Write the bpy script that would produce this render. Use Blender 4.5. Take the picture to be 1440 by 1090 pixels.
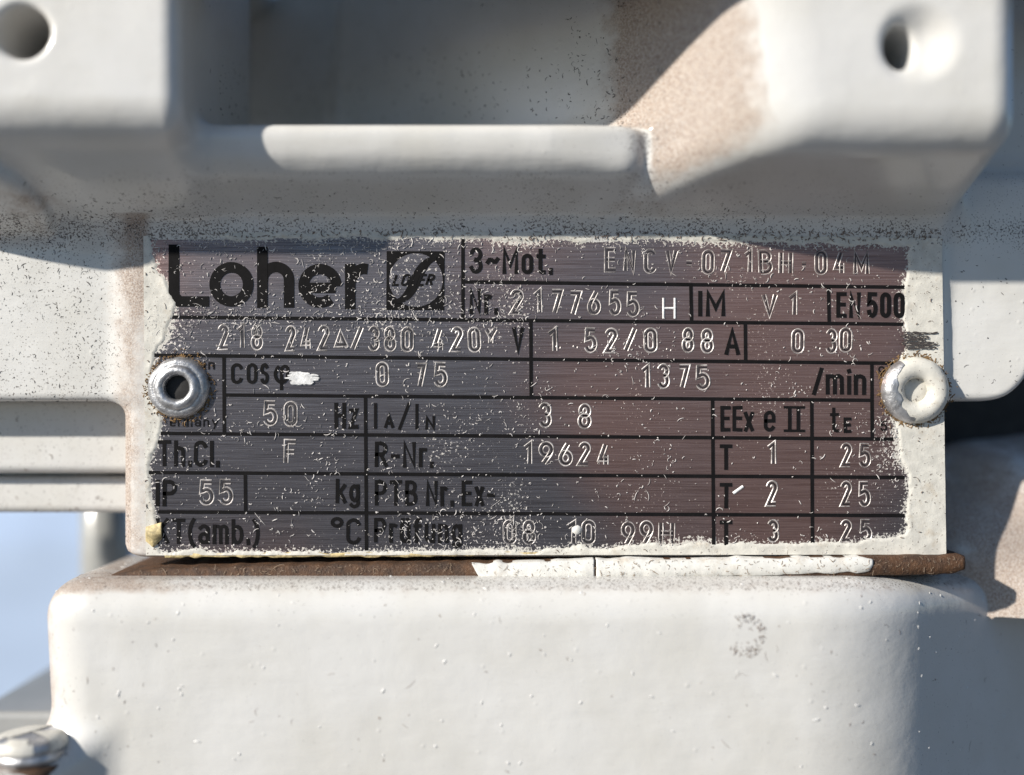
import bpy, math
import numpy as np
from mathutils import Vector

R = math.radians
S = 1e-4                    # one layout unit is 0.1 mm; world is in metres
CD = 1500.0                 # camera distance from the nameplate, layout units
rng = np.random.default_rng(7)
scene = bpy.context.scene
for o in list(bpy.data.objects):
    bpy.data.objects.remove(o)

# ------------------------------------------------------------------ camera, sky, sun, exposure
cam_data = bpy.data.cameras.new('camera')
cam_data.sensor_width = 36.0
cam_data.lens = 36.0 * CD / 1440.0
cam_data.clip_start = 0.005
cam_data.clip_end = 500.0
cam_data.dof.use_dof = True
cam_data.dof.focus_distance = (CD - 2) * S
cam_data.dof.aperture_fstop = 5.0
cam = bpy.data.objects.new('camera', cam_data)
scene.collection.objects.link(cam)
cam.location = (0, -CD * S, 0)
cam.rotation_euler = (R(90), 0, 0)
scene.camera = cam

SUN_AZ, SUN_EL = 55.5, 25.8            # degrees left of the plate's normal, above the horizon
world = bpy.data.worlds.new('World')
scene.world = world
world.use_nodes = True
wn = world.node_tree
wn.nodes.clear()
sky = wn.nodes.new('ShaderNodeTexSky')
sky.sky_type = 'NISHITA'
sky.sun_disc = False
sky.ozone_density = 5.0
sky.dust_density = 0.3
sky.sun_elevation = R(SUN_EL)
sky.sun_rotation = R(180 + SUN_AZ)
bg = wn.nodes.new('ShaderNodeBackground')
bg.inputs['Strength'].default_value = 0.07
wo = wn.nodes.new('ShaderNodeOutputWorld')
wn.links.new(sky.outputs[0], bg.inputs[0])
wn.links.new(bg.outputs[0], wo.inputs[0])

sun_data = bpy.data.lights.new('sun', 'SUN')
sun_data.energy = 5.0
sun_data.angle = R(1.2)
sun_data.color = (1.0, 0.94, 0.85)
sun = bpy.data.objects.new('sun', sun_data)
scene.collection.objects.link(sun)
to_sun = Vector((-math.sin(R(SUN_AZ)) * math.cos(R(SUN_EL)), -math.cos(R(SUN_AZ)) * math.cos(R(SUN_EL)), math.sin(R(SUN_EL))))
sun.rotation_euler = to_sun.to_track_quat('Z', 'Y').to_euler()

vs = scene.view_settings
vs.view_transform = 'Standard'
vs.look = 'None'
vs.gamma = 1.0
vs.exposure = 0.34
vs.use_curve_mapping = False

# ------------------------------------------------------------------ helpers
BASE = Vector((0, 0.005, -0.075))
def link(name, mesh, mat=None, parent=None, label=None):
    o = bpy.data.objects.new(name, mesh)
    scene.collection.objects.link(o)
    if mat is not None and not mesh.materials:
        mesh.materials.append(mat)
    if parent is not None:
        o.parent = parent
        if parent.type == 'EMPTY':
            o.location = -BASE
    if label:
        o['label'] = label
    return o

def W(p):
    """layout (x right, z up, d toward camera) -> world metres"""
    p = np.asarray(p, dtype=np.float64)
    return np.stack([p[..., 0] * S, -p[..., 2] * S, p[..., 1] * S], -1)

def at(u, v, d=0.0):
    k = (CD - d) / CD
    return ((u - 720.0) * k, (545.0 - v) * k, d)

def mesh_np(name, verts, faces, smooth=True, normals=None):
    me = bpy.data.meshes.new(name)
    verts = np.asarray(verts, dtype=np.float32)
    faces = np.asarray(faces, dtype=np.int32)
    nv, (nf, k) = len(verts), faces.shape
    me.vertices.add(nv); me.vertices.foreach_set('co', verts.ravel())
    me.loops.add(nf * k); me.loops.foreach_set('vertex_index', faces.ravel())
    me.polygons.add(nf)
    me.polygons.foreach_set('loop_start', np.arange(0, nf * k, k, dtype=np.int32))
    me.polygons.foreach_set('loop_total', np.full(nf, k, dtype=np.int32))
    me.update(calc_edges=True)
    me.polygons.foreach_set('use_smooth', np.full(nf, smooth, dtype=bool))
    if normals is not None:
        me.normals_split_custom_set_from_vertices([tuple(n) for n in normals])
    return me

def set_attr(me, name, vals):
    a = me.attributes.new(name, 'FLOAT', 'POINT')
    a.data.foreach_set('value', np.asarray(vals, dtype=np.float32))

def vnoise(x, y, scale, seed=0):
    x = np.asarray(x, float) / scale; y = np.asarray(y, float) / scale
    xi = np.floor(x).astype(np.int64); yi = np.floor(y).astype(np.int64)
    fx = x - xi; fy = y - yi
    fx = fx * fx * (3 - 2 * fx); fy = fy * fy * (3 - 2 * fy)
    def h(a, b):
        n = (a * 374761393 + b * 668265263 + seed * 1442695041) & 0xffffffff
        n = ((n ^ (n >> 13)) * 1274126177) & 0xffffffff
        return ((n ^ (n >> 16)) & 0xffff) / 65535.0
    a = h(xi, yi); b = h(xi + 1, yi); c = h(xi, yi + 1); d = h(xi + 1, yi + 1)
    return (a * (1 - fx) + b * fx) * (1 - fy) + (c * (1 - fx) + d * fx) * fy
def fbm(x, y, scale, seed=0, octs=3):
    t = 0; amp = 1; tot = 0
    for i in range(octs):
        t = t + amp * vnoise(x, y, scale / 2 ** i, seed + i); tot += amp; amp *= .5
    return t / tot

# signed distances on a grid, meshed with surface nets
def smin(a, b, k):
    h = np.clip(0.5 + 0.5 * (b - a) / k, 0, 1)
    return b + (a - b) * h - k * h * (1 - h)
def smax(a, b, k): return -smin(-a, -b, k)
def box(x, z, d, lo, hi, r=0.0):
    q = [np.abs(c - (l + h) / 2) - ((h - l) / 2 - r) for c, l, h in zip((x, z, d), lo, hi)]
    out = np.sqrt(sum(np.maximum(a, 0) ** 2 for a in q))
    return out + np.minimum(np.maximum(np.maximum(q[0], q[1]), q[2]), 0) - r
def grid(lo, hi, h):
    ax = [np.arange(l, u + h, h, dtype=np.float32) for l, u in zip(lo, hi)]
    return np.meshgrid(*ax, indexing='ij')
def surface_nets(f, lo, h):
    n = np.array(f.shape)
    s = f < 0
    acc = np.zeros(tuple(n - 1) + (3,), np.float32); cnt = np.zeros(tuple(n - 1), np.float32)
    def sl(off): return tuple(slice(o, o + m - 1) for o, m in zip(off, n))
    for ax in range(3):
        o2 = [a for a in range(3) if a != ax]
        for i in (0, 1):
            for j in (0, 1):
                a = [0, 0, 0]; a[o2[0]] = i; a[o2[1]] = j
                b = list(a); b[ax] = 1
                fa, fb = f[sl(a)], f[sl(b)]
                m = (fa < 0) != (fb < 0)
                t = np.where(m, fa / np.where(m, fa - fb, 1), 0)
                for c in range(3):
                    val = t if c == ax else a[c]
                    acc[..., c] += np.where(m, val, 0)
                cnt += m
    act = cnt > 0
    idx = np.full(act.shape, -1, np.int64); idx[act] = np.arange(act.sum())
    cells = np.argwhere(act)
    V = (cells + acc[act] / cnt[act][:, None]) * h + np.asarray(lo)
    F = []
    for ax in range(3):
        o1, o2 = [(1, 2), (2, 0), (0, 1)][ax]
        e0 = [slice(1, -1)] * 3; e0[ax] = slice(0, -1)
        e1 = [slice(1, -1)] * 3; e1[ax] = slice(1, None)
        A, B = s[tuple(e0)], s[tuple(e1)]
        for m, flip in ((A & ~B, False), (~A & B, True)):
            g = np.argwhere(m)
            g = g + np.array([0 if a == ax else 1 for a in range(3)])
            q = []
            for p, r in ((0, 0), (1, 0), (1, 1), (0, 1)):
                c = g.copy(); c[:, o1] -= 1 - p; c[:, o2] -= 1 - r
                q.append(idx[c[:, 0], c[:, 1], c[:, 2]])
            q = np.stack(q, 1)
            # layout frame (x, z, d) is left-handed with respect to world: keep faces outward
            F.append(q[:, ::-1] if flip else q)
    F = np.concatenate(F)
    F = F[(F >= 0).all(1)]
    return V, F
def grad_normals(fn, V, e=1.5):
    x, z, d = V[:, 0], V[:, 1], V[:, 2]
    g = np.stack([fn(x + e, z, d) - fn(x - e, z, d), fn(x, z + e, d) - fn(x, z - e, d), fn(x, z, d + e) - fn(x, z, d - e)], 1)
    g /= np.maximum(np.linalg.norm(g, axis=1, keepdims=True), 1e-9)
    return g
def to_world_n(g): return np.stack([g[:, 0], -g[:, 2], g[:, 1]], 1)

# ------------------------------------------------------------------ materials
def nodes_of(name):
    m = bpy.data.materials.new(name); m.use_nodes = True
    nt = m.node_tree; nt.nodes.clear()
    out = nt.nodes.new('ShaderNodeOutputMaterial')
    b = nt.nodes.new('ShaderNodeBsdfPrincipled')
    nt.links.new(b.outputs[0], out.inputs[0])
    tc = nt.nodes.new('ShaderNodeTexCoord')
    sc = nt.nodes.new('ShaderNodeVectorMath'); sc.operation = 'SCALE'; sc.inputs['Scale'].default_value = 1 / S
    nt.links.new(tc.outputs['Object'], sc.inputs[0])
    return m, nt, b, sc.outputs[0]
def N(nt, kind, **kw):
    n = nt.nodes.new(kind)
    for k, v in kw.items(): setattr(n, k, v)
    return n
def noise(nt, vec, scale, detail=3, rough=.6, stretch=None, dist=0):
    if stretch:
        mp = N(nt, 'ShaderNodeVectorMath', operation='MULTIPLY'); mp.inputs[1].default_value = stretch
        nt.links.new(vec, mp.inputs[0]); vec = mp.outputs[0]
    n = N(nt, 'ShaderNodeTexNoise')
    n.inputs['Scale'].default_value = scale; n.inputs['Detail'].default_value = detail
    n.inputs['Roughness'].default_value = rough; n.inputs['Distortion'].default_value = dist
    nt.links.new(vec, n.inputs['Vector'])
    return n.outputs[0]
def ramp(nt, val, p0, p1, c0=0.0, c1=1.0):
    n = N(nt, 'ShaderNodeMapRange', interpolation_type='SMOOTHSTEP')
    for k, x in zip(('From Min', 'From Max', 'To Min', 'To Max'), (p0, p1, c0, c1)): n.inputs[k].default_value = x
    nt.links.new(val, n.inputs['Value'])
    return n.outputs[0]
def math_(nt, op, a, b=None):
    n = N(nt, 'ShaderNodeMath', operation=op)
    for i, x in enumerate((a, b)):
        if x is None: continue
        if isinstance(x, (int, float)): n.inputs[i].default_value = x
        else: nt.links.new(x, n.inputs[i])
    return n.outputs[0]
def mixc(nt, fac, a, b):
    n = N(nt, 'ShaderNodeMix', data_type='RGBA')
    for i, x in ((0, fac), (6, a), (7, b)):
        if isinstance(x, (int, float)): n.inputs[i].default_value = x
        elif isinstance(x, tuple): n.inputs[i].default_value = x + (1,)
        else: nt.links.new(x, n.inputs[i])
    return n.outputs[2]
def attr(nt, name):
    n = N(nt, 'ShaderNodeAttribute', attribute_name=name)
    return n.outputs['Fac']
def bump(nt, b, h, strength, dist):
    n = N(nt, 'ShaderNodeBump'); n.inputs['Strength'].default_value = strength; n.inputs['Distance'].default_value = dist * S
    nt.links.new(h, n.inputs['Height']); nt.links.new(n.outputs[0], b.inputs['Normal'])
    return n
def put(nt, b, key, val):
    if isinstance(val, (int, float)): b.inputs[key].default_value = val
    elif isinstance(val, tuple): b.inputs[key].default_value = val + (1,)
    else: nt.links.new(val, b.inputs[key])

def paint_material(name, col, dusty=True, rough=.28):
    m, nt, b, p = nodes_of(name)
    big = noise(nt, p, .006, 3)
    c = mixc(nt, ramp(nt, big, .3, .75), col, tuple(x * y for x, y in zip(col, (.90, .89, .86))))
    spk = noise(nt, p, .36, 2, .6)
    fine = noise(nt, p, .5, 2, .6)
    r = rough
    if dusty:
        du = attr(nt, 'dust'); gr = attr(nt, 'grime')
        mask = ramp(nt, math_(nt, 'ADD', du, math_(nt, 'MULTIPLY', math_(nt, 'SUBTRACT', noise(nt, p, .045, 5, .7), .5), 1.1)), .25, .95)
        mask = math_(nt, 'MULTIPLY', mask, ramp(nt, fine, .25, .6, .45, 1.0))
        c = mixc(nt, mask, c, mixc(nt, ramp(nt, spk, .35, .65), (.27, .20, .16), (.48, .40, .335)))
        sp2 = math_(nt, 'ADD', spk, math_(nt, 'MULTIPLY', gr, .16))
        c = mixc(nt, ramp(nt, sp2, .72, .79, 0, .85), c, (.10, .08, .07))
        r = math_(nt, 'ADD', ramp(nt, mask, 0, 1, rough, .8), 0.0)
    put(nt, b, 'Base Color', c); put(nt, b, 'Roughness', r)
    b.inputs['Coat Weight'].default_value = .3; b.inputs['Coat Roughness'].default_value = .12
    h = math_(nt, 'ADD', math_(nt, 'MULTIPLY', noise(nt, p, .018, 2, .45), 1.5), math_(nt, 'MULTIPLY', noise(nt, p, .2, 3, .65), .16))
    pim = N(nt, 'ShaderNodeTexVoronoi'); pim.inputs['Scale'].default_value = .03; nt.links.new(p, pim.inputs['Vector'])
    h = math_(nt, 'ADD', h, math_(nt, 'MULTIPLY', ramp(nt, pim.outputs['Distance'], .0, .13, 1, 0), .35))
    h = math_(nt, 'ADD', h, math_(nt, 'MULTIPLY', noise(nt, p, .09, 3, .6, (.12, 1, .6)), .45))
    bump(nt, b, h, .5, 2.2)
    return m
CREAM = (.68, .672, .65)
M_paint = paint_material('cream_enamel', CREAM)
M_base = paint_material('grey_enamel', (.36, .365, .36), dusty=False)

def simple(name, col, rough=.6, metal=0.0, var=.25, vscale=.05, bs=.3, bscale=.2, bd=1.0, specks=False):
    m, nt, b, p = nodes_of(name)
    c = mixc(nt, ramp(nt, noise(nt, p, vscale, 4, .65), .3, .7), tuple(x * (1 - var) for x in col), tuple(min(1, x * (1 + var)) for x in col))
    if specks:
        c = mixc(nt, ramp(nt, noise(nt, p, .2, 3, .7), .60, .68, 0, .8), c, (.13, .10, .085))
        c = mixc(nt, ramp(nt, noise(nt, p, .03, 4, .7), .52, .75, 0, .55), c, (.45, .37, .27))
    put(nt, b, 'Base Color', c); put(nt, b, 'Roughness', rough); put(nt, b, 'Metallic', metal)
    bump(nt, b, noise(nt, p, bscale, 3, .6), bs, bd)
    return m
M_ink = simple('black_print', (.007, .0065, .007), .75, bs=.15)
M_ink.node_tree.nodes['Principled BSDF'].inputs['Specular IOR Level'].default_value = .12
M_burr = simple('stamped_bare_aluminium', (.46, .43, .41), .45, .3, .75, .06, bs=.4, bscale=.4, bd=.6)
M_groove = simple('stamped_groove_metal', (.05, .045, .047), .5, .6, .5)
M_alu = simple('rivet_aluminium', (.50, .50, .51), .42, .8, .35, .05, .5, .14, 2.0)
M_dark = simple('hole_shade_black', (.015, .014, .014), .7)  # shade inside the open rivet hole, painted as a near-black disc
M_fleck_l = simple('pale_paint_fleck', (.62, .585, .56), .6)
M_fleck_d = simple('dark_dirt_fleck', (.05, .042, .04), .8)
M_rust = simple('rusty_dirt', (.20, .12, .05), .85, 0, .5)
M_fleck_m = simple('brown_dirt_fleck', (.22, .17, .14), .8)
M_over = simple('oversprayed_cream_paint', (.63, .61, .55), .5, 0, .12, .05, .5, .2, .7, True)
M_white = simple('white_paint_smear', (.75, .75, .74), .5, bs=.6, bscale=.25, bd=1.5)
M_flake = simple('cracked_white_paint', (.70, .69, .65), .45, 0, .08, .05, .4, .1, 1.5, True)
M_pimple = simple('cream_paint_blob', CREAM, .35, 0, .05)
M_yellow = simple('yellowed_paint', (.46, .37, .19), .6, 0, .5, .10, .6, .2, 1.5)

def brass_brown(name):
    m, nt, b, p = nodes_of(name)
    n1 = noise(nt, p, .05, 5, .7); n2 = noise(nt, p, .3, 3, .7)
    c = mixc(nt, ramp(nt, n1, .3, .7), (.04, .021, .012), (.105, .05, .022))
    c = mixc(nt, ramp(nt, n2, .58, .72, 0, .6), c, (.33, .25, .18))
    put(nt, b, 'Base Color', c); put(nt, b, 'Roughness', .7)
    bump(nt, b, n2, .7, 2.5)
    return m
M_gasket = brass_brown('brown_rubber')

PINK_REFL = (-570, 0, -290)
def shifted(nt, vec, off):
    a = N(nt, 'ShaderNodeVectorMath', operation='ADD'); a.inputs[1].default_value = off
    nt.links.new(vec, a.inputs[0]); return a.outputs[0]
def plate_material():
    m, nt, b, p = nodes_of('dark_brushed_metal')
    br = noise(nt, p, .45, 4, .7, (.012, 1, 1))
    br2 = noise(nt, p, 1.1, 2, .6, (.015, 1, 1))
    s = math_(nt, 'ADD', math_(nt, 'MULTIPLY', br, .6), math_(nt, 'MULTIPLY', br2, .4))
    c = mixc(nt, ramp(nt, s, .32, .68), (.07, .065, .073), (.23, .213, .23))
    c = mixc(nt, ramp(nt, noise(nt, shifted(nt, p, PINK_REFL), .0021, 1.5, .5), .47, .66, 0, .9), c, mixc(nt, ramp(nt, s, .32, .68), (.175, .10, .087), (.42, .265, .235)))  # rosy patch: a reflection painted into the metal colour, shifted to the upper right
    e = attr(nt, 'edge')
    spk = noise(nt, p, .25, 3, .65)
    mask = ramp(nt, math_(nt, 'ADD', spk, math_(nt, 'MULTIPLY', e, .26)), .66, .73)
    c = mixc(nt, mask, c, (.60, .575, .52))
    put(nt, b, 'Base Color', c)
    put(nt, b, 'Metallic', ramp(nt, mask, 0, 1, .92, 0))
    put(nt, b, 'Roughness', ramp(nt, s, .3, .7, .48, .36))
    b.inputs['Anisotropic'].default_value = .6
    bump(nt, b, math_(nt, 'ADD', s, math_(nt, 'MULTIPLY', mask, .8)), .35, 1.0)
    return m
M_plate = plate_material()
def floor_material():
    m, nt, b, p = nodes_of('grey_concrete')
    c = mixc(nt, ramp(nt, noise(nt, p, .00035, 4), .35, .65), (.085, .09, .10), (.125, .13, .14))
    put(nt, b, 'Base Color', c); put(nt, b, 'Roughness', .9)
    bump(nt, b, noise(nt, p, .01, 3), .2, 5)
    return m
M_floor = floor_material()

# ------------------------------------------------------------------ setting: floor
fl = np.array([(-60, -60, -.75), (60, -60, -.75), (60, 60, -.75), (-60, 60, -.75)], float)
o = link('floor', mesh_np('floor', fl, [[0, 1, 2, 3]], False), M_floor)
o['kind'] = 'structure'; o['label'] = 'dark grey concrete floor under the motor'

M_blue = simple('pale_blue_enamel', (.42, .52, .68), .5, 0, .12, .0012, .2, .01, 4)
bx = (-2.6, -.35, 1.15, 1.75, -.75, -.115)          # x0 x1 y0 y1 z0 z1 of a cabinet well behind the motor
P = [(x, y, z) for z in bx[4:] for y in bx[2:4] for x in bx[:2]]
me = mesh_np('cabinet', P, [[0, 2, 3, 1], [4, 5, 7, 6], [0, 1, 5, 4], [2, 6, 7, 3], [0, 4, 6, 2], [1, 3, 7, 5]], False)
import bmesh
bm = bmesh.new(); bm.from_mesh(me); bmesh.ops.bevel(bm, geom=bm.edges[:], offset=.02, segments=3, affect='EDGES'); bm.to_mesh(me); bm.free()
cab = link('cabinet', me, M_blue)
cab['label'] = 'pale blue cabinet, badly out of focus, behind the lower left gap'; cab['category'] = 'cabinet'
def door(x0, x1):
    m2 = bpy.data.meshes.new('door'); b2 = bmesh.new(); bmesh.ops.create_cube(b2, size=1)
    for vv in b2.verts: vv.co = ((x0 + x1) / 2 + vv.co.x * (x1 - x0), 1.143 + vv.co.y * .02, -.43 + vv.co.z * .52)
    bmesh.ops.bevel(b2, geom=b2.edges[:], offset=.006, segments=2, affect='EDGES'); b2.to_mesh(m2); b2.free()
    link('door', m2, M_blue, cab)
door(-2.5, -1.5); door(-1.46, -.45)

# ------------------------------------------------------------------ the motor
motor = bpy.data.objects.new('electric_motor', None)
scene.collection.objects.link(motor)
motor.location = BASE
motor['label'] = 'cream painted electric motor housing with riveted dark metal nameplate'
motor['category'] = 'motor'

# ---- upper casting, wall and pedestal: one continuous body, cut into its parts
def cyl_d(x, z, cx, cz, r): return np.sqrt((x - cx) ** 2 + (z - cz) ** 2) - r
def f_wall(x, z, d):
    b = box(x, z, d, (-1000, -22, -240), (742, 300, -12), 14)
    q = box(x, z, d * 0, (-1000, -24, -99), (744, 900, 99), 84)      # rounded lower corners
    b = smax(b, q, 12)
    return smin(b, box(x, z, d, (560, 130, -270), (1000, 900, -40), 20), 40)
def f_back(x, z, d):
    deep = .55 * np.clip(-60 - x, 0, 400)
    lower = d + 150 + deep - 0.15 * (z - 420)
    upper = d + 150 + deep + 0.12 * (z - 425)
    b = box(x, z, d, (-1000, 225, -720), (640, 1000, 60), 10)
    return smax(b, smax(lower, upper, 30), 6)
def under(z, d, sl): return (235 + sl * d) - z
def f_ledge(x, z, d):
    b = smax(box(x, z, d, (-600, 150, -200), (400, 346, 112), 20), under(z, d, .54), 44)
    b = smax(b, d - 112 + .16 * np.clip(x - 50, 0, 300), 12)
    end = (x - 112 - .66 * d) / 1.2
    return smax(b, end, 26)
def f_lug_left(x, z, d):
    b = smax(box(x, z, d, (-1100, 150, -200), (-413, 900, 180), 24), under(z, d, .54), 34)
    return smax(b, -(cyl_d(x, z, -607, 441, 33) + 0 * d), 10)
def f_lug_right(x, z, d):
    b = smax(box(x, z, d, (-300, 150, -300), (628, 900, 192), 40), under(z, d, .375), 46)
    slope = smax((319 + (d - 190) * 1.3 - .12 * (z - 345) - x) / 1.64, (150 + 1.48 * d - .82 * np.sqrt(d * d + 3600) - x) / 1.5, 20)
    b = smax(b, slope, 40)
    hole = np.maximum(np.sqrt((x - 478) ** 2 + ((z - 420) * .72) ** 2) - 20, 60 - d)
    dish = np.sqrt((x - 500) ** 2 + (z - 424) ** 2 + (d - 224) ** 2) - 50
    return smax(b, -smin(hole, dish, 10), 14)
def f_boss(x, z, d):
    e2 = (z - 252) * .447 + (d - 34) * .894; nn = -(z - 252) * .894 + (d - 34) * .447     # a disc lying on the sloping underside
    return smax(np.sqrt((x + 722) ** 2 + (e2 * .75) ** 2) - 84, np.abs(nn) - 17, 14)
def f_ped(x, z, d):
    lft = (-562 - x) - np.clip(d + 6, -60, 0) * .25
    b = box(x, z, d, (-900, -240, -260), (609, 260, -4), 9)
    return smax(b, lft, 46)
PR = {'mounting_lug': f_lug_left, 'mounting_lug_b': f_lug_right, 'ledge': f_ledge, 'recess_wall': f_back,
      'housing_wall': f_wall, 'nameplate_pad': f_ped, 'round_boss': f_boss}
def f_house(x, z, d):
    a = smin(f_ledge(x, z, d), f_lug_left(x, z, d), 26)
    a = smin(a, f_back(x, z, d), 60)
    a = smin(a, f_lug_right(x, z, d), 40)
    a = smin(a, f_wall(x, z, d), 34)
    a = smin(a, f_boss(x, z, d), 12)
    return smin(a, f_ped(x, z, d), 22)
def build_sdf(fn, lo, hi, h):
    g = grid(lo, hi, h)
    V, F = surface_nets(fn(*g).astype(np.float32), lo, h)
    # one relaxation toward the true surface
    for _ in range(2):
        n = grad_normals(fn, V); V = V - n * fn(V[:, 0], V[:, 1], V[:, 2])[:, None] * .8
    n = grad_normals(fn, V)
    # orient
    a, b_, c = V[F[:, 0]], V[F[:, 1]], V[F[:, 2]]
    return V, F, n
def finish_sdf(name, V, F, n, mat, parent, dust, grime, label=None):
    P = W(V); nw = to_world_n(n)
    fn = np.cross(P[F[:, 1]] - P[F[:, 0]], P[F[:, 2]] - P[F[:, 0]])
    flip = (fn * nw[F[:, 0]]).sum(1) < 0
    F = np.where(flip[:, None], F[:, ::-1], F)
    me = mesh_np(name, P, F, True, nw)
    set_attr(me, 'dust', dust); set_attr(me, 'grime', grime)
    return link(name, me, mat, parent, label)
def sub_mesh(V, F, n, sel):
    f = F[sel]; u, inv = np.unique(f, return_inverse=True)
    return u, V[u], inv.reshape(f.shape), n[u]

SURF = {}      # surfaces kept for scattering dirt on them
def G(x, c, w): return np.exp(-((x - c) / w) ** 2)
def dirt_house(V, n):
    x, z, d = V.T; k = CD / (CD - d); u = 720 + x * k; v = 545 - z * k
    du = .55 * G(u, 182, 30) * (v > 300) + .75 * G(u, 196, 16) * G(v, 370, 70)
    slope = np.clip((-n[:, 0] - .20) * 2.0, 0, 1) * np.clip((d - 5) / 55, .06, 1) * (x > -200) * (x < 420) * (z > 230) * (d < 180)
    du = du + 1.25 * slope + .5 * G(u, 40, 50) * G(v, 290, 40) + .14
    du = du + .35 * G(u, 900, 50) * G(v, 285, 22) + .3 * (n[:, 0] < -.5) * (u < 300)
    gr = .8 * G(v, 335, 26) + .35 * (v > 240) * (v < 330) + .5 * (u < 170) * (v > 300) + .6 * G(u, 900, 60) * G(v, 190, 60) + .15
    gr = gr * np.where((d > 150), .1, 1) * (.3 + 1.5 * fbm(u, v, 70, 61, 3))
    return np.clip(du, 0, 1.4), np.clip(gr, 0, 1.3)

V, F, n = build_sdf(f_house, (-860, -260, -400), (830, 690, 220), 5.0)
cen = V[F].mean(1)
keys = list(PR)
vals = np.stack([np.abs(PR[k](cen[:, 0], cen[:, 1], cen[:, 2])) + (0 if k != 'recess_wall' else 2) for k in keys])
own = vals.argmin(0)
du, gr = dirt_house(V, n)
LB = {'mounting_lug': 'left lug with a dark bolt hole, out of focus', 'mounting_lug_b': 'right lug with a shallow bolt hole and dusty sloping side',
      'recess_wall': 'shaded hollow between the two lugs', 'ledge': 'sunlit horizontal ledge with a rounded end'}
def components(F, own):
    # connected patches of faces that share an owner
    e = {}; nb = [[] for _ in range(len(F))]
    for fi, q in enumerate(F.tolist()):
        for a in range(4):
            k = (q[a], q[a - 1]) if q[a] < q[a - 1] else (q[a - 1], q[a])
            if k in e: nb[fi].append(e[k]); nb[e[k]].append(fi)
            else: e[k] = fi
    comp = [-1] * len(F); lst = []; ow = own.tolist()
    for s0 in range(len(F)):
        if comp[s0] >= 0: continue
        st = [s0]; comp[s0] = len(lst); cur = []
        while st:
            q = st.pop(); cur.append(q)
            for t in nb[q]:
                if comp[t] < 0 and ow[t] == ow[s0]: comp[t] = comp[s0]; st.append(t)
        lst.append(cur)
    return nb, lst
for _ in range(3):
    nb, lst = components(F, own); done = True
    for cur in lst:
        if len(cur) < 1500:
            near = [own[t] for q in cur for t in nb[q] if own[t] != own[q]]
            if near: own[cur] = np.bincount(near).argmax(); done = False
    if done: break
nb, lst = components(F, own)
for cur in lst:
    if len(cur) < 60: continue
    k = keys[own[cur[0]]]; sel = np.zeros(len(F), bool); sel[cur] = True
    ids, v2, f2, n2 = sub_mesh(V, F, n, sel)
    finish_sdf(k.replace('_b', '') if k.endswith('_b') else k, v2, f2, n2, M_paint, motor, du[ids], gr[ids], LB.get(k))
SURF['house'] = (V, F, n)

# ---- cooling fins on the left, lower and further back
def fin(lo, hi, r):
    fn = lambda x, z, d: box(x, z, d + .0009 * np.abs(x + 600) ** 1.0, lo, hi, r)
    V, F, n = build_sdf(fn, (lo[0] - 20, lo[1] - 20, lo[2] - 20), (hi[0] + 20, hi[1] + 20, hi[2] + 20), 6.0)
    finish_sdf('cooling_fin', V, F, n, M_paint, motor, np.full(len(V), .22), np.full(len(V), .5))
    SURF.setdefault('fins', []).append((V, F, n))
fin((-1000, -128, -300), (-530, -10, -82), 14)
fin((-1000, -190, -320), (-530, -134, -112), 12)

# ---- dusty side of the body, seen to the right below the wall
def f_side(x, z, d):
    return np.sqrt(((x - 850) / 1.6) ** 2 + ((z + 345) / 1.15) ** 2 + ((d + 252) / .9) ** 2) - 232 + 10 * np.sin(x * .03) * np.sin(z * .035)
V, F, n = build_sdf(f_side, (560, -340, -470), (1240, 0, -20), 9.0)
finish_sdf('housing_side', V, F, n, M_paint, motor, np.clip(.2 + 1.3 * fbm(V[:, 0], V[:, 1], 60, 5, 3), 0, 1.3), np.full(len(V), .6), 'dusty beige body side, half in shadow, right of the nameplate')

# ---- terminal box
def f_box(x, z, d):
    front = d - 86
    bend = (d - 86 + (x - 484) * .72) / 1.23
    fr = smax(front, bend, 60)
    lft = -641 - x - .05 * (z + 300)
    top = z + 262 - .02 * d + .05 * np.clip(x - 470, 0, 900)
    b = smax(fr, lft, 80)
    b = smax(b, x - 910, 90)
    b = smax(b, top, 56)
    b = np.maximum(b, np.maximum(-760 - z, -262 - d))
    ear = smax(np.sqrt((x + 662) ** 2 + (d - 70) ** 2) - 96, z + 486, 22)
    ear = np.maximum(ear, -700 - z)
    return smin(b, ear, 60)
V, F, n = build_sdf(f_box, (-820, -720, -290), (940, -230, 250), 6.0)
x, z, d = V.T; k = CD / (CD - d); u = 720 + x * k; v = 545 - z * k
du = .75 * np.clip((-n[:, 0] - .35) * 2, 0, 1) + .7 * np.clip(n[:, 1] - .6, 0, 1) * np.clip((300 - u) / 120, 0, 1) * 2.6 + .4 * G(v, 828, 12) + .45 * (n[:, 1] > .7) * (u > 1330)
gr = .25 + .8 * (n[:, 1] > .75)
tb = finish_sdf('terminal_box', V, F, n, M_paint, motor, du, np.clip(gr, 0, 1), 'smooth cream terminal box below the nameplate')
SURF['box'] = (V, F, n)

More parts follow.
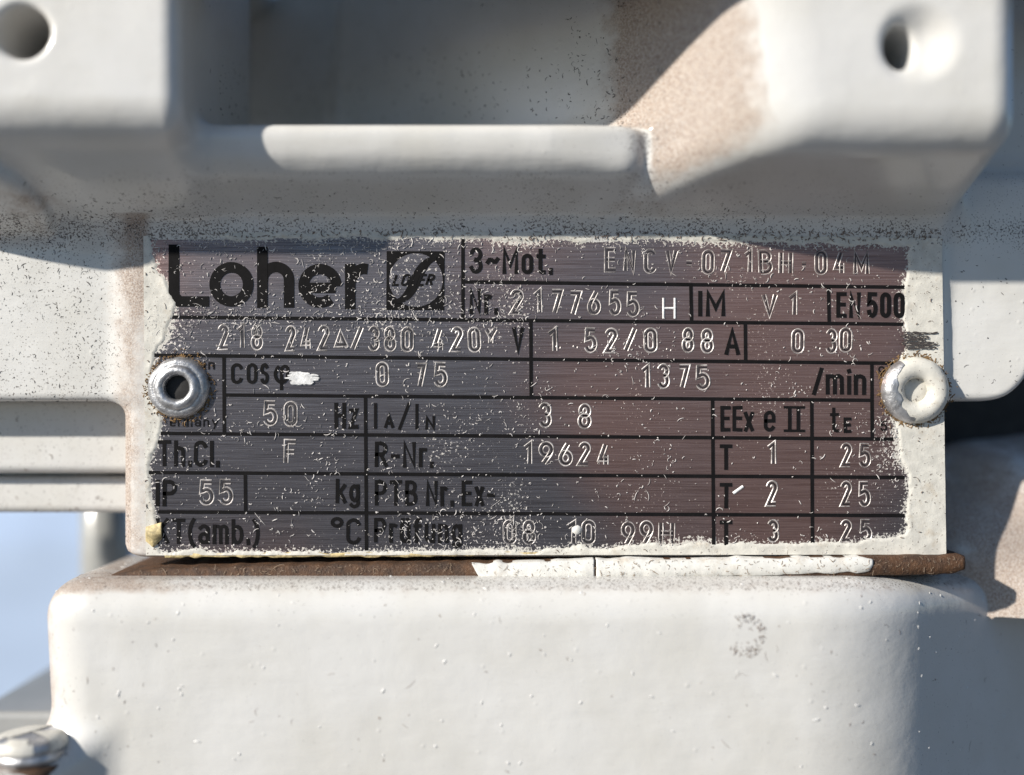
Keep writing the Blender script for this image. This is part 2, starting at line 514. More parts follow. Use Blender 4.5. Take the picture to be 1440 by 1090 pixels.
# ---- base plate behind the terminal box, column under it, stud beside it
def bevel_box(name, lo, hi, mat, parent, r=6, label=None, h=None):
    fn = lambda x, z, d: box(x, z, d, lo, hi, r)
    h = h or max(6.0, max(b - a for a, b in zip(lo, hi)) / 70)
    V, F, n = build_sdf(fn, tuple(a - 2 * h for a in lo), tuple(b + 2 * h for b in hi), h)
    return finish_sdf(name, V, F, n, mat, parent, np.zeros(len(V)), np.zeros(len(V)), label)
bevel_box('unseen_shade_bar', (-1100, 526, 62), (900, 1500, 240), M_paint, motor, 10, None, 24)  # out-of-view bar, added to keep the sun off the recess
bevel_box('mounting_lug', (-1500, 655, -420), (-425, 1500, 186), M_paint, motor, 16, None, 24)  # unseen extra block over the left lug, added to stop sun reaching the recess
M_cav = simple('gap_shade_black', (.05, .046, .042), .9)  # near-black colour stands in for the deep shade of this gap
bevel_box('gap_shade_block', (440, -330, -640), (1300, 240, -470), M_cav, motor, 20, 'added block with the deep shade in its near-black colour, behind the right edge', 16)
bevel_box('base_plate', (-835, -560, -900), (700, -500, -140), M_base, motor, 10, 'grey base plate behind the terminal box', 14)
bevel_box('support_column', (-500, -4200, -800), (500, -540, -200), M_base, motor, 20, None, 40)

def lathe(name, prof, seg, mat, parent, cx=0, cz=0, d0=0, axis='d', label=None, wob=0, cap=True):
    pr = np.array(prof, float); a = np.linspace(0, 2 * np.pi, seg, endpoint=False)
    rr = pr[:, 0][:, None] * (1 + wob * (fbm(np.cos(a) * 3 + 9, np.sin(a) * 3 + pr[:, 1][:, None] * .06, 1.0, 3) - .5))
    hh = pr[:, 1][:, None] + 0 * a
    if axis == 'd':
        P = np.stack([cx + rr * np.cos(a), cz + rr * np.sin(a), d0 + hh], -1)
    else:
        P = np.stack([cx + rr * np.cos(a), cz + hh, d0 + rr * np.sin(a)], -1)
    m = len(pr); P = P.reshape(-1, 3)
    f = []
    for i in range(m - 1):
        for j in range(seg):
            q = [i * seg + j, i * seg + (j + 1) % seg, (i + 1) * seg + (j + 1) % seg, (i + 1) * seg + j]
            f.append(q if axis == 'd' else q[::-1])
    me = mesh_np(name, W(P), f, True)
    import bmesh
    bm = bmesh.new(); bm.from_mesh(me)
    bm.verts.ensure_lookup_table()
    if cap:
        for i in (0, m - 1):
            bm.faces.new([bm.verts[i * seg + j] for j in range(seg)])
    bmesh.ops.recalc_face_normals(bm, faces=bm.faces[:]); bm.to_mesh(me); bm.free()
    return link(name, me, mat, parent, label)
st = lathe('support_post', [(0.5, -620), (44, -620), (44, -60), (0.5, -60)], 32, M_base, motor, -770, 0, -520, 'z', 'blurred post behind the terminal box')

# ---- gasket with the paint that has flaked off it
def strip(name, u0, u1, top, bot, d0, d1, mat, parent, label=None, seed=0, amp=2.0, nu=160, rnd=5):
    """a ragged-edged bar following the joint; top/bot give v at u"""
    us = np.linspace(u0, u1, nu); sec = []
    for i, u in enumerate(us):
        t = top(u) + (vnoise(u, 0, 14, seed) - .5) * amp; b = bot(u) + (vnoise(u, 9, 11, seed + 5) - .5) * amp
        prof = [(t, d0), (t, d1 - rnd), (t + rnd * .4, d1 - rnd * .2), ((t + b) / 2, d1 + (vnoise(u, 3, 20, seed + 9) - .5) * 2), (b - rnd * .4, d1 - rnd * .2), (b, d1 - rnd), (b, d0)]
        sec.append([((u - 720), 545 - vv, dd) for vv, dd in prof])
    P = np.array(sec).reshape(-1, 3); m = 7
    f = [[i * m + j, i * m + j + 1, (i + 1) * m + j + 1, (i + 1) * m + j] for i in range(nu - 1) for j in range(m - 1)]
    me = mesh_np(name, W(P), f, True)
    import bmesh
    bm = bmesh.new(); bm.from_mesh(me); bm.verts.ensure_lookup_table()
    for i in (0, nu - 1): bm.faces.new([bm.verts[i * m + j] for j in range(m)])
    bmesh.ops.recalc_face_normals(bm, faces=bm.faces[:]); bm.to_mesh(me); bm.free()
    return link(name, me, mat, parent, label)
def lerp(pts):
    a = np.array(pts, float); return lambda u: np.interp(u, a[:, 0], a[:, 1])
g_top = lerp([(160, 806), (200, 800), (260, 796), (420, 792), (650, 789), (900, 786), (1220, 780), (1350, 779)])
g_bot = lerp([(160, 810), (185, 822), (230, 828), (650, 822), (900, 816), (1200, 808), (1300, 806), (1338, 804), (1350, 799)])
gasket = strip('gasket', 162, 1350, g_top, g_bot, -240, 18, M_gasket, motor, 'brown rubber gasket strip under the nameplate', 3, 2.0, 320)
strip('paint_flake', 664, 834, lerp([(664, 789), (680, 789), (834, 784)]), lerp([(664, 791), (672, 806), (684, 821), (712, 825), (800, 817), (834, 812)]), 0, 20.5, M_flake, gasket, 'cracked white paint flake covering the gasket', 11, 3.4, 90, 3)
strip('paint_flake', 837, 1221, lerp([(837, 784), (1200, 781), (1221, 783)]), lerp([(837, 806), (842, 812), (1000, 808), (1200, 802), (1216, 800), (1221, 793)]), 0, 20.5, M_flake, gasket, 'long white paint flake covering the gasket', 13, 3.4, 160, 3)

# ------------------------------------------------------------------ nameplate
PC = [(204, 321), (1322, 337), (1328, 778), (208, 779)]        # corners in layout pixels
def plate_uv(s, t):
    a, b, c, e = [np.array(q, float) for q in PC]
    s = np.asarray(s)[..., None]; t = np.asarray(t)[..., None]
    return (a * (1 - s) + b * s) * (1 - t) + (e * (1 - s) + c * s) * t
Lb = lerp([(320, 226), (335, 214), (380, 216), (395, 232), (425, 247), (445, 239), (470, 229), (500, 217), (560, 212), (590, 227), (620, 220), (640, 212), (660, 208), (685, 209), (705, 215), (725, 222), (740, 221), (762, 217), (780, 228)])
Rb = lerp([(330, 1290), (350, 1279), (400, 1274), (450, 1270), (470, 1276), (492, 1276), (510, 1252), (550, 1244), (590, 1254), (625, 1262), (660, 1274), (700, 1281), (740, 1276), (758, 1268), (768, 1240), (780, 1200)])
Tb = lerp([(204, 333), (300, 334), (340, 337), (420, 335), (700, 337), (900, 338), (1100, 341), (1280, 346)])
Bb = lerp([(205, 776), (600, 776), (760, 774), (850, 770), (950, 766), (1100, 765), (1200, 762), (1260, 757), (1290, 740)])
def paint_s(u, v):
    nz = (fbm(u, v, 34, 21, 5) - .5) * 26 + (vnoise(u, v, 3, 5) - .5) * 5
    a = np.maximum(Lb(v) - u, u - Rb(v)); b = np.maximum((Tb(u) - v), (v - Bb(u)))
    return np.maximum(a + nz * .7, b + nz * .55)
nu, nv = 281, 121
s_, t_ = np.meshgrid(np.linspace(0, 1, nu), np.linspace(0, 1, nv))
uv = plate_uv(s_, t_)
P = np.concatenate([np.stack([uv[..., 0] - 720, 545 - uv[..., 1], 0 * s_], -1).reshape(-1, 3)])
idx = np.arange(nu * nv).reshape(nv, nu)
f = np.stack([idx[:-1, :-1], idx[1:, :-1], idx[1:, 1:], idx[:-1, 1:]], -1).reshape(-1, 4)
ring = np.concatenate([idx[0, :], idx[1:, -1], idx[-1, -2::-1], idx[-2:0:-1, 0]])
P2 = P[ring].copy(); P2[:, 2] = -5
sidev = len(P) + np.arange(len(ring))
sf = np.stack([ring, np.roll(ring, -1), np.roll(sidev, -1), sidev], 1)
me = mesh_np('nameplate', W(np.concatenate([P, P2])), np.concatenate([f, sf]), False)
ps = paint_s(uv[..., 0], uv[..., 1]).ravel()
ed = np.clip(1 + ps / 12, 0, 1) * .75 + np.clip(fbm(uv[..., 0], uv[..., 1], 90, 31, 3).ravel() - .52, 0, 1) * 1.2
u_, v_ = uv[..., 0].ravel(), uv[..., 1].ravel()
ed += .5 * G(u_, 1250, 40) * G(v_, 630, 60) + .35 * G(u_, 1262, 22) * G(v_, 440, 40) + .45 * G(u_, 240, 40) * G(v_, 470, 50) + .5 * G(u_, 625, 14) * G(v_, 393, 12)
set_attr(me, 'edge', np.concatenate([np.clip(ed, 0, 1.2), np.ones(len(ring))]))
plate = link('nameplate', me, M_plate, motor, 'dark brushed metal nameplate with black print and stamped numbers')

# paint lapping over the plate's edges: ragged film with thickness
nu, nv = 560, 232
s_, t_ = np.meshgrid(np.linspace(-.002, 1.002, nu), np.linspace(-.004, 1.004, nv))
uv = plate_uv(s_, t_); U, Vv = uv[..., 0], uv[..., 1]
ps = paint_s(U, Vv)
hgt = np.clip(ps / 3, -.3, 1) * .8 + np.clip(ps / 4, 0, 1) * (fbm(U, Vv, 22, 41, 4) - .35) * 1.6
rim = G(ps, 3, 2.5) * .7 * vnoise(U, Vv, 30, 43)
P = np.stack([U - 720, 545 - Vv, hgt + np.where(ps > 0, rim, 0)], -1).reshape(-1, 3)
idx = np.arange(nu * nv).reshape(nv, nu)
f = np.stack([idx[:-1, :-1], idx[1:, :-1], idx[1:, 1:], idx[:-1, 1:]], -1).reshape(-1, 4)
keep = (ps.ravel()[f] > -.5).any(1)
ids, inv = np.unique(f[keep], return_inverse=True)
link('paint_film', mesh_np('paint_film', W(P[ids]), inv.reshape(-1, 4), True), M_over, plate, 'ragged cream paint lapping over the plate edge')

# black rules of the table
def bar(name, p0, p1, w, h0, h1, mat, parent):
    p0, p1 = np.array(p0, float), np.array(p1, float); t = (p1 - p0) / np.linalg.norm(p1 - p0); nrm = np.array([-t[1], t[0]])
    c = [p0 + nrm * w / 2, p1 + nrm * w / 2, p1 - nrm * w / 2, p0 - nrm * w / 2]
    P = [(q[0] - 720, 545 - q[1], h) for h in (h0, h1) for q in c]
    return link(name, mesh_np(name, W(P), [[4, 5, 6, 7], [0, 1, 5, 4], [1, 2, 6, 5], [2, 3, 7, 6], [3, 0, 4, 7]], False), mat, parent)
rules = [((242, 446), (1270, 456)), ((652, 396.5), (1272, 404)), ((217, 499.5), (1262, 511)), ((316, 555.5), (1227, 563)), ((226, 609.5), (1256, 617.5)),
         ((209, 664.5), (1272, 671.5)), ((222, 720), (1272, 725))]
for a, b_ in rules: bar('rule_line', a, b_, 5.0, -.5, .40, M_ink, plate)
rulev = [((651, 336), (651, 450)), ((971.5, 401), (972.5, 453)), ((1165, 403), (1166, 455)), ((746.5, 451), (747, 559)), ((1048, 454), (1048.5, 508)), ((315, 501), (315.5, 610)),
         ((514, 558), (515.5, 774)), ((1226, 511), (1226.5, 617)), ((1002, 562), (1003.5, 766)), ((1141.5, 562), (1142.5, 764)), ((345, 666), (345.5, 720))]
for a, b_ in rulev: bar('rule_line', a, b_, 5.0, -.5, .46, M_ink, plate)

# ------------------------------------------------------------------ stroke lettering
def arc(cx, cy, rx, ry, a0, a1, n=10):
    a = np.radians(np.linspace(a0, a1, n)); return [(cx + rx * math.cos(t), cy + ry * math.sin(t)) for t in a]
w = .44; r = w / 2            # glyph box: width w, cap height 1, x-height .74
X = .74
GL = {
 '0': [arc(r, 1 - r, r, r, 180, 0) + arc(r, r, r, r, 0, -180) + [(0, 1 - r)]],
 '1': [[(.08, .80), (.26, 1), (.26, 0)]],
 '2': [arc(r, 1 - r, r, r, 170, -20) + [(0.0, 0), (w, 0)]],
 '3': [arc(r, .76, r * .95, .24, 160, -90, 12), arc(r, .27, r, .27, 90, -160, 12)],
 '4': [[(.26, 1), (0, .26), (w, .26)], [(.30, .48), (.30, 0)]],
 '5': [[(w * .92, 1), (.05, 1), (.03, .56)] + arc(r, .32, r, .32, 125, -155, 14)],
 '6': [[(w * .72, 1), (.06, .52)], arc(r, .29, r, .29, 0, 360, 18)],
 '7': [[(0, 1), (w, 1), (.14, 0)]],
 '8': [arc(r, .76, r * .86, .24, 0, 360, 18), arc(r, .27, r, .27, 0, 360, 18)],
 '9': [arc(r, .71, r, .29, 0, 360, 18), [(w * .93, .52), (.13, 0)]],
 'A': [[(0, 0), (r, 1), (w, 0)], [(.08, .28), (w - .08, .28)]],
 'B': [[(0, 0), (0, 1), (.2, 1)] + arc(.2, .765, .2, .235, 90, -90, 8) + [(0, .53)], [(.2, .53)] + arc(.2, .265, .24, .265, 90, -90, 8) + [(0, 0)]],
 'C': [arc(r, 1 - r, r, r, 15, 180) + arc(r, r, r, r, 180, 345)],
 'E': [[(.38, 1), (0, 1), (0, 0), (.38, 0)], [(0, .52), (.34, .52)]],
 'F': [[(.40, 1), (0, 1), (0, 0)], [(0, .52), (.34, .52)]],
 'H': [[(0, 0), (0, 1)], [(w, 0), (w, 1)], [(0, .5), (w, .5)]],
 'I': [[(0, 0), (0, 1)]],
 'K': [[(0, 0), (0, 1)], [(w, 1), (.02, .42)], [(.16, .58), (w, 0)]],
 'L': [[(0, 1), (0, 0), (.4, 0)]],
 'M': [[(0, 0), (0, 1), (.27, .3), (.54, 1), (.54, 0)]],
 'N': [[(0, 0), (0, 1), (w, 0), (w, 1)]],
 'P': [[(0, 0), (0, 1), (.2, 1)] + arc(.2, .74, .22, .26, 90, -90, 9) + [(0, .48)]],
 'R': [[(0, 0), (0, 1), (.2, 1)] + arc(.2, .75, .22, .25, 90, -90, 9) + [(0, .5)], [(.2, .5), (w, 0)]],
 'T': [[(0, 1), (w, 1)], [(r, 1), (r, 0)]],
 'V': [[(0, 1), (r, 0), (w, 1)]],
 'Y': [[(0, 1), (r, .45), (w, 1)], [(r, .45), (r, 0)]],
 'D': [[(0, 0), (r, .8), (w, 0), (0, 0)]],
 'a': [arc(.18, X - .16, .18, .16, 150, 0, 8) + [(.36, 0)], arc(.18, .2, .18, .2, 0, 360, 14)],
 'b': [[(0, 1), (0, 0)], arc(.19, X / 2, .19, X / 2, 0, 360, 18)],
 'c': [arc(.18, X - .18, .18, .18, 20, 180) + arc(.18, .18, .18, .18, 180, 340)],
 'e': [[(0, .38), (.36, .38)] + arc(.18, X - .18, .18, .18, 0, 180) + arc(.18, .18, .18, .18, 180, 330)],
 'f': [[(.26, 1)] + arc(.2, .87, .12, .13, 90, 180, 6) + [(.08, 0)], [(0, X - .02), (.24, X - .02)]],
 'g': [arc(.18, .40, .18, X - .40, 0, 360, 16), [(.36, X)] + arc(.18, -.08, .18, .14, 0, -150, 9)],
 'h': [[(0, 0), (0, 1)], [(0, X - .2)] + arc(.17, X - .17, .17, .17, 180, 0, 9) + [(.34, 0)]],
 'i': [[(0, 0), (0, .68)], [(0, .96), (0, .985)]],
 'k': [[(0, 0), (0, 1)], [(.34, X), (.02, .3)], [(.14, .44), (.36, 0)]],
 'l': [[(0, 0), (0, 1)]],
 'm': [[(0, 0), (0, X)], [(0, X - .2)] + arc(.14, X - .14, .14, .14, 180, 0, 8) + [(.28, 0)], [(.28, X - .2)] + arc(.42, X - .14, .14, .14, 180, 0, 8) + [(.56, 0)]],
 'n': [[(0, 0), (0, X)], [(0, X - .2)] + arc(.17, X - .17, .17, .17, 180, 0, 9) + [(.34, 0)]],
 'o': [arc(.18, X - .18, .18, .18, 180, 0) + arc(.18, .18, .18, .18, 0, -180) + [(0, X - .18)]],
 'r': [[(0, 0), (0, X)], [(0, X - .2)] + arc(.15, X - .16, .15, .16, 180, 60, 7)],
 's': [arc(.17, X - .18, .16, .18, 30, 230, 9) + arc(.17, .19, .17, .19, 60, -150, 10)],
 't': [[(.1, .96), (.1, .12)] + arc(.2, .12, .1, .12, 180, 270, 5) + [(.26, 0)], [(0, X - .02), (.25, X - .02)]],
 'u': [[(0, X)] + arc(.17, .17, .17, .17, 180, 360, 9) + [(.34, X)], [(.34, .3), (.34, 0)]],
 'x': [[(0, 0), (.34, X)], [(0, X), (.34, 0)]],
 'y': [[(0, X), (.17, .05)], [(.36, X), (.1, -.28)]],
 'z': [[(0, X), (.33, X), (0, 0), (.34, 0)]],
 '/': [[(0, -.02), (.36, 1.02)]],
 '-': [[(0, .42), (.26, .42)]],
 '.': [[(0, -.02), (0, .12)]],
 ',': [[(.05, .12), (0, -.12)]],
 '(': [arc(.34, .44, .34, .66, 118, 242, 10)],
 ')': [arc(-.02, .44, .34, .66, 62, -62, 10)],
 '~': [[(0, .44), (.07, .54), (.16, .55), (.26, .46), (.35, .45), (.43, .56)]],
 'o°': [arc(.16, .84, .16, .16, 0, 360, 16)],
 'phi': [arc(.2, .36, .2, .36, 125, 325, 16), [(.2, -.28), (.2, .5)] + arc(.3, .54, .10, .18, 180, -20, 8) + [(.385, .25), (.36, .16)]],
}
GL['ü'] = GL['u'] + [[(.06, .88), (.06, 1)], [(.28, .88), (.28, 1)]]
def width(c):
    p = np.array([q for s in GL[c] for q in s]); return p[:, 0].min(), p[:, 0].max()
def offset_poly(pts, prof):
    """sweep a cross-section [(offset, height)] along a polyline, mitred"""
    p = [np.array(pts[0], float)]
    for q in pts[1:]:
        if np.hypot(*(np.array(q) - p[-1])) > 1e-3: p.append(np.array(q, float))
    p = np.array(p); n = len(p)
    if n < 2: return None
    closed = n > 3 and np.hypot(*(p[0] - p[-1])) < .05
    t = p[1:] - p[:-1]; t /= np.linalg.norm(t, axis=1, keepdims=True)
    out = []
    for i in range(n):
        if closed: a, b = t[(i - 1) % (n - 1)], t[i % (n - 1)]
        else: a, b = t[max(i - 1, 0)], t[min(i, n - 2)]
        m = a + b; L = np.linalg.norm(m); m = m / L if L > .2 else b
        k = min(1 / max(m @ b, .35), 2.0)
        nr = np.array([-m[1], m[0]]) * k
        out.append([(p[i, 0] + nr[0] * o, p[i, 1] + nr[1] * o, h) for o, h in prof])
    return np.array(out)
def glyph_strokes(c, u0, u1, vb, cap, slope=0.0098):
    a, b = width(c); sx = (u1 - u0) / (b - a) if b - a > .02 else cap
    return [[(u0 + (x - a) * sx, vb - y * cap) for x, y in s] for s in GL[c]]
class Pieces:
    def __init__(self): self.V, self.F, self.k = [], [], 0
    def add(self, sec):
        if sec is None: return
        n, m, _ = sec.shape; b = self.k
        P = np.stack([sec[..., 0] - 720, 545 - sec[..., 1], sec[..., 2]], -1).reshape(-1, 3)
        self.V.append(P); self.k += len(P)
        self.F += [[b + i * m + j, b + i * m + j + 1, b + (i + 1) * m + j + 1, b + (i + 1) * m + j] for i in range(n - 1) for j in range(m - 1)]
    def build(self, name, mat, parent, label=None, smooth=False):
        return link(name, mesh_np(name, W(np.concatenate(self.V)), self.F, smooth), mat, parent, label)
lay = [0]
def printed(items, wd, label, name='printed_lettering', cap_w=True):
    """items: (glyph, u0, u1, v_base, cap)"""
    pc = Pieces()
    for c, u0, u1, vb, cap in items:
        for s in glyph_strokes(c, u0 + wd / 2, max(u1 - wd / 2, u0 + wd / 2), vb - wd / 2, cap - wd):
            lay[0] += 1; h = .50 + (lay[0] % 12) * .03
            s = [(a + rng.normal(0, .15), b + rng.normal(0, .15)) for a, b in s] if s[0] != s[-1] else s
            p0, p1 = np.array(s[0]), np.array(s[-1])
            if np.hypot(*(p0 - p1)) > .5:                 # square caps
                a = p0 - np.array(s[1]); a /= max(np.linalg.norm(a), 1e-6); s[0] = tuple(p0 + a * wd * .48)
                a = p1 - np.array(s[-2]); a /= max(np.linalg.norm(a), 1e-6); s[-1] = tuple(p1 + a * wd * .48)
            pc.add(offset_poly(s, [(-wd / 2, -.3), (-wd / 2, h), (wd / 2, h), (wd / 2, -.3)]))
    return pc.build(name, M_ink, plate, label)
def run(text, u0, u1, vb, cap, gap=.17, slope=.0098):
    """spread glyphs over u0..u1 in their natural proportions"""
    toks = []; i = 0
    for c in text: toks.append(c)
    ws = [(.30 if c == ' ' else max(width(c)[1] - width(c)[0], .0) + .13) for c in toks]
    tot = sum(ws) + gap * (len(ws) - 1) * .75
    k = (u1 - u0) / tot; x = u0; out = []
    for c, wi in zip(toks, ws):
        if c != ' ': out.append((c, x, x + wi * k, vb + (x - u0) * slope, cap))
        x += (wi + gap * .75) * k
    return out
TW = 5.0
printed(run('3~Mot.', 660, 776, 385, 37), 5.6, 'printed 3~Mot.')
printed(run('Nr.', 660, 699, 442, 36), 5.6, 'printed Nr.')
printed(run('IM', 982, 1020, 445, 36), 5.8, 'printed IM')
printed(run('EN', 1176, 1210, 447, 36), 5.4, 'printed EN')
printed(run('500', 1219, 1272, 447, 36), 5.8, 'worn printed 500')
printed([('V', 720, 737, 496, 36)], 5.4, 'printed V')
printed([('A', 1019, 1040, 499, 37)], 5.6, 'printed A')
printed([('/', 1142, 1158, 555, 37)] + run('min', 1161, 1218, 555, 37), 5.6, 'printed /min')
printed([('c', 325, 341, 540, 38), ('o', 347, 362, 540, 38), ('s', 366, 378, 540, 38), ('phi', 385, 407, 540, 36)], 4.6, 'printed cos phi')
printed([('i', 287, 289, 520, 14), ('n', 293, 302, 520, 14)], 2.2, 'small printed in')
printed([('e', 239, 247, 600, 13), ('r', 250, 255, 600, 13), ('m', 258, 270, 600, 13), ('a', 274, 282, 600, 13), ('n', 286, 294, 600, 13), ('y', 298, 307, 600, 13)], 1.9, 'small printed ermany')
printed(run('Hz', 470, 504, 603, 37), 5.4, 'printed Hz')
printed([('I', 526, 532, 603, 36), ('A', 540, 554, 602, 20), ('/', 560, 577, 604, 37), ('I', 584, 590, 604, 36), ('N', 598, 612, 604, 19)], 4.4, 'printed IA/IN')
printed(run('Th.Cl.', 222, 308, 656, 37), 5.2, 'printed Th.Cl., its T worn')
printed(run('R-Nr.', 527, 609, 657, 36), 5.2, 'printed R-Nr.')
printed(run('IP', 219, 249, 712, 37), 5.4, 'printed IP')
printed(run('kg', 472, 506, 708, 35), 5.0, 'printed kg')
printed(run('PTB', 527, 587, 711, 36) + run('Nr.', 599, 637, 712, 36) + run('Ex-', 649, 696, 712, 36), 5.2, 'printed PTB Nr. Ex-')
printed(run('KT(amb.)', 219, 365, 765, 36), 5.0, 'printed KT(amb.)')
printed([('o°', 465, 483, 764, 37), ('C', 487, 507, 766, 37)], 5.0, 'printed degree C')
printed(run('Prüfung', 526, 650, 763, 35), 5.0, 'printed Prüfung, scratched')
printed([('E', 1013, 1027, 607, 36), ('E', 1030, 1044, 607, 36), ('x', 1046, 1060, 607, 36), ('e', 1074, 1090, 607, 38), ('I', 1108, 1113, 605, 33), ('I', 1120, 1125, 605, 33)], 5.0, 'printed EEx e II')
for vv in (573, 606): bar('printed_lettering', (1102, vv - .3), (1132, vv), 3.6, -.3, .62, M_ink, plate)
printed([('t', 1167, 1180, 608, 36), ('E', 1186, 1197, 609, 22)], 4.2, 'printed tE')
for vb in (661, 715, 768): printed([('T', 1012, 1030, vb, 36)], 5.4, 'printed T')
printed([('9', 1235, 1244, 529, 14)], 1.9, 'small printed 9')
printed([('5', 1238, 1247, 606, 14)], 1.9, 'small worn printed digit')
# bold name: drawn with its own strokes
def bold(strokes, wd, label, name='printed_lettering'):
    pc = Pieces()
    for s in strokes:
        lay[0] += 1; h = .5 + (lay[0] % 12) * .03
        pc.add(offset_poly(s, [(-wd / 2, -.3), (-wd / 2, h), (wd / 2, h), (wd / 2, -.3)]))
    return pc.build(name, M_ink, plate, label)
bold([[(244.6, 344), (244.6, 416), (252, 424), (294, 424)],
      arc(325.5, 400, 23.5, 24, 0, 360, 40),
      [(369, 347), (369, 433)], [(369, 400)] + arc(388, 394, 18.5, 18.5, 190, 360, 18) + [(406.5, 433)],
      arc(450, 402, 23, 23.5, 2, -310, 40), [(430, 405), (472, 405)],
      [(492.5, 371), (492.5, 435)], [(492, 398)] + arc(512, 397, 18, 19, 190, 275, 10) + [(517, 378.5)]], 14.8, 'large bold black printed name')
# logo: black square, pale disc, black S wave and slanted lettering
bar('logo_square', (543.5, 394.5), (625, 395), 83, -.5, .50, M_ink, plate)
disc = lathe('logo_disc', [(37.6, -.2), (37.6, .86), (.05, .86)], 64, M_plate, plate, 585 - 720, 545 - 394, 0, 'd', 'round metal disc of the logo', cap=False)
disc.data.polygons.foreach_set('use_smooth', np.zeros(len(disc.data.polygons), dtype=bool))
set_attr(disc.data, 'edge', np.full(len(disc.data.vertices), .25))
def ribbon(pts, ws, name, label, h=1.1):
    p = np.array(pts, float); t = np.gradient(p, axis=0); t /= np.linalg.norm(t, axis=1, keepdims=True); nr = np.stack([-t[:, 1], t[:, 0]], 1)
    sec = np.stack([np.concatenate([p + nr * (np.array(ws) * o)[:, None], np.full((len(p), 1), hh)], 1) for o, hh in ((-.5, .4), (-.5, h), (.5, h), (.5, .4))], 1)
    pc = Pieces(); pc.add(sec); return pc.build(name, M_ink, plate, label)
tt = np.linspace(0, 1, 22)
wave = [(556 + 58 * a + 3 * math.sin(a * 6.28), 424 - 18 * (a < .0) - 60 * (3 * a * a - 2 * a ** 3)) for a in tt]
ribbon(wave, 4 + 11 * np.sin(np.pi * tt) ** .8, 'logo_wave', 'black S-shaped wave across the logo disc')
def slanted(text, u0, pitch, vb, cap, wd):
    pc = Pieces()
    for i, c in enumerate(text):
        for s in glyph_strokes(c, u0 + i * pitch, u0 + i * pitch + pitch * .66, vb, cap):
            lay[0] += 1; h = 1.25 + (lay[0] % 7) * .03
            s = [(a + (vb - b) * .35, b) for a, b in s]
            pc.add(offset_poly(s, [(-wd / 2, .4), (-wd / 2, h), (wd / 2, h), (wd / 2, .4)]))
    return pc.build('printed_lettering', M_ink, plate, 'slanted lettering in the logo')
GL['O'] = GL['0']
slanted('LOHER', 553, 11.6, 401, 14, 3.4)

# stamped characters: a groove with raised lips
def stamped(items, label, st=1.0):
    wd = 7.0
    lw = .09 + .10 * st
    lips = [[(-wd * (.42 + lw), -.2), (-wd * .42, .4 + .6 * st), (-wd * (.42 - lw), -.2)], [(wd * (.42 - lw), -.2), (wd * .42, .4 + .6 * st), (wd * (.42 + lw), -.2)]]
    pc = Pieces(); gr_ = Pieces()
    for c, u0, u1, vt, vb in items:
        e = 3.2
        jx, jy = rng.normal(0, .7, 2); ro = rng.normal(0, .022); cu, cv = (u0 + u1) / 2, (vt + vb) / 2; kk = .55 + rng.random() * .6
        for s in glyph_strokes(c, u0 + e + jx, max(u1 - e + jx, u0 + e + jx), vb - e + jy, vb - vt - 2 * e):
            s = [(a - (b - cv) * ro, b + (a - cu) * ro) for a, b in s]
            k = kk * (.85 + rng.random() * .3)
            gr_.add(offset_poly(s, [(-wd * .2, -.2), (-wd * .12, .10), (wd * .12, .10), (wd * .2, -.2)]))
            for prof in lips: pc.add(offset_poly(s, [(a, b * k if b > 0 else b) for a, b in prof]))
    gr_.build('stamped_groove', M_groove, plate)
    return pc.build('stamped_lettering', M_burr, plate, label)
def row(spec, vt, vb, slope=.0098):
    u00 = spec[0][1]; return [(c, a, b, vt + (a - u00) * slope, vb + (a - u00) * slope) for c, a, b in spec]
stamped(row([('E', 849, 868), ('N', 877, 894), ('C', 906, 924), ('V', 936, 954), ('-', 961, 975), ('0', 987, 1005), ('7', 1010, 1029), ('1', 1046, 1059), ('B', 1067, 1087), ('H', 1095, 1115), ('-', 1124, 1136), ('0', 1147, 1165), ('4', 1173, 1191), ('M', 1200, 1223)], 349, 384), 'stamped ENCV-071BH-04M', .35)
stamped(row([('2', 718, 737), ('1', 750, 763), ('7', 773, 792), ('7', 799, 818), ('6', 827, 846), ('5', 856, 873), ('5', 882, 900)], 407, 443), 'stamped 2177655', .75)
pc = Pieces()
for q in glyph_strokes('H', 933, 949, 448, 29): pc.add(offset_poly(q, [(-1.7, -.2), (-.6, 1.3), (.6, 1.3), (1.7, -.2)]))
pc.build('stamped_lettering', M_white, plate, 'bright scratched letter H set low')
stamped(row([('V', 1071, 1094), ('1', 1107, 1120)], 411, 445), 'stamped V1', .55)
stamped(row([('2', 307, 323), ('1', 333, 345), ('8', 354, 371), ('2', 402, 417), ('4', 424, 440), ('2', 448, 464), ('/', 494, 513), ('3', 519, 535), ('8', 541, 558), ('0', 564, 582), ('4', 608, 626), ('2', 635, 652), ('0', 658, 676)], 456.5, 492) +
        [('D', 471, 489, 462, 488), ('Y', 681, 699, 461, 487)], 'stamped 218 242 delta / 380 420 star')
stamped(row([('1', 770, 784), ('5', 823, 841), ('2', 850, 868), ('/', 877, 897), ('0', 904, 923), ('8', 959, 976), ('8', 985, 1003)], 460, 495), 'stamped 1,52/0,88')
stamped(row([('0', 1113, 1131), ('3', 1161, 1177), ('0', 1181, 1199)], 461.5, 496.5), 'stamped 0,30', .6)
stamped(row([('0', 530, 548), ('7', 586, 602), ('5', 611, 630)], 510, 545), 'stamped 0,75')
stamped(row([('1', 901, 914), ('3', 924, 941), ('7', 951, 969), ('5', 978, 998)], 512, 547), 'stamped 1375')
stamped(row([('5', 371, 391), ('0', 400, 419)], 564.5, 600), 'stamped 50')
stamped(row([('3', 758, 776), ('8', 813, 832)], 566.5, 602), 'stamped 3,8')
stamped([('F', 399, 418, 618, 654)], 'stamped F')
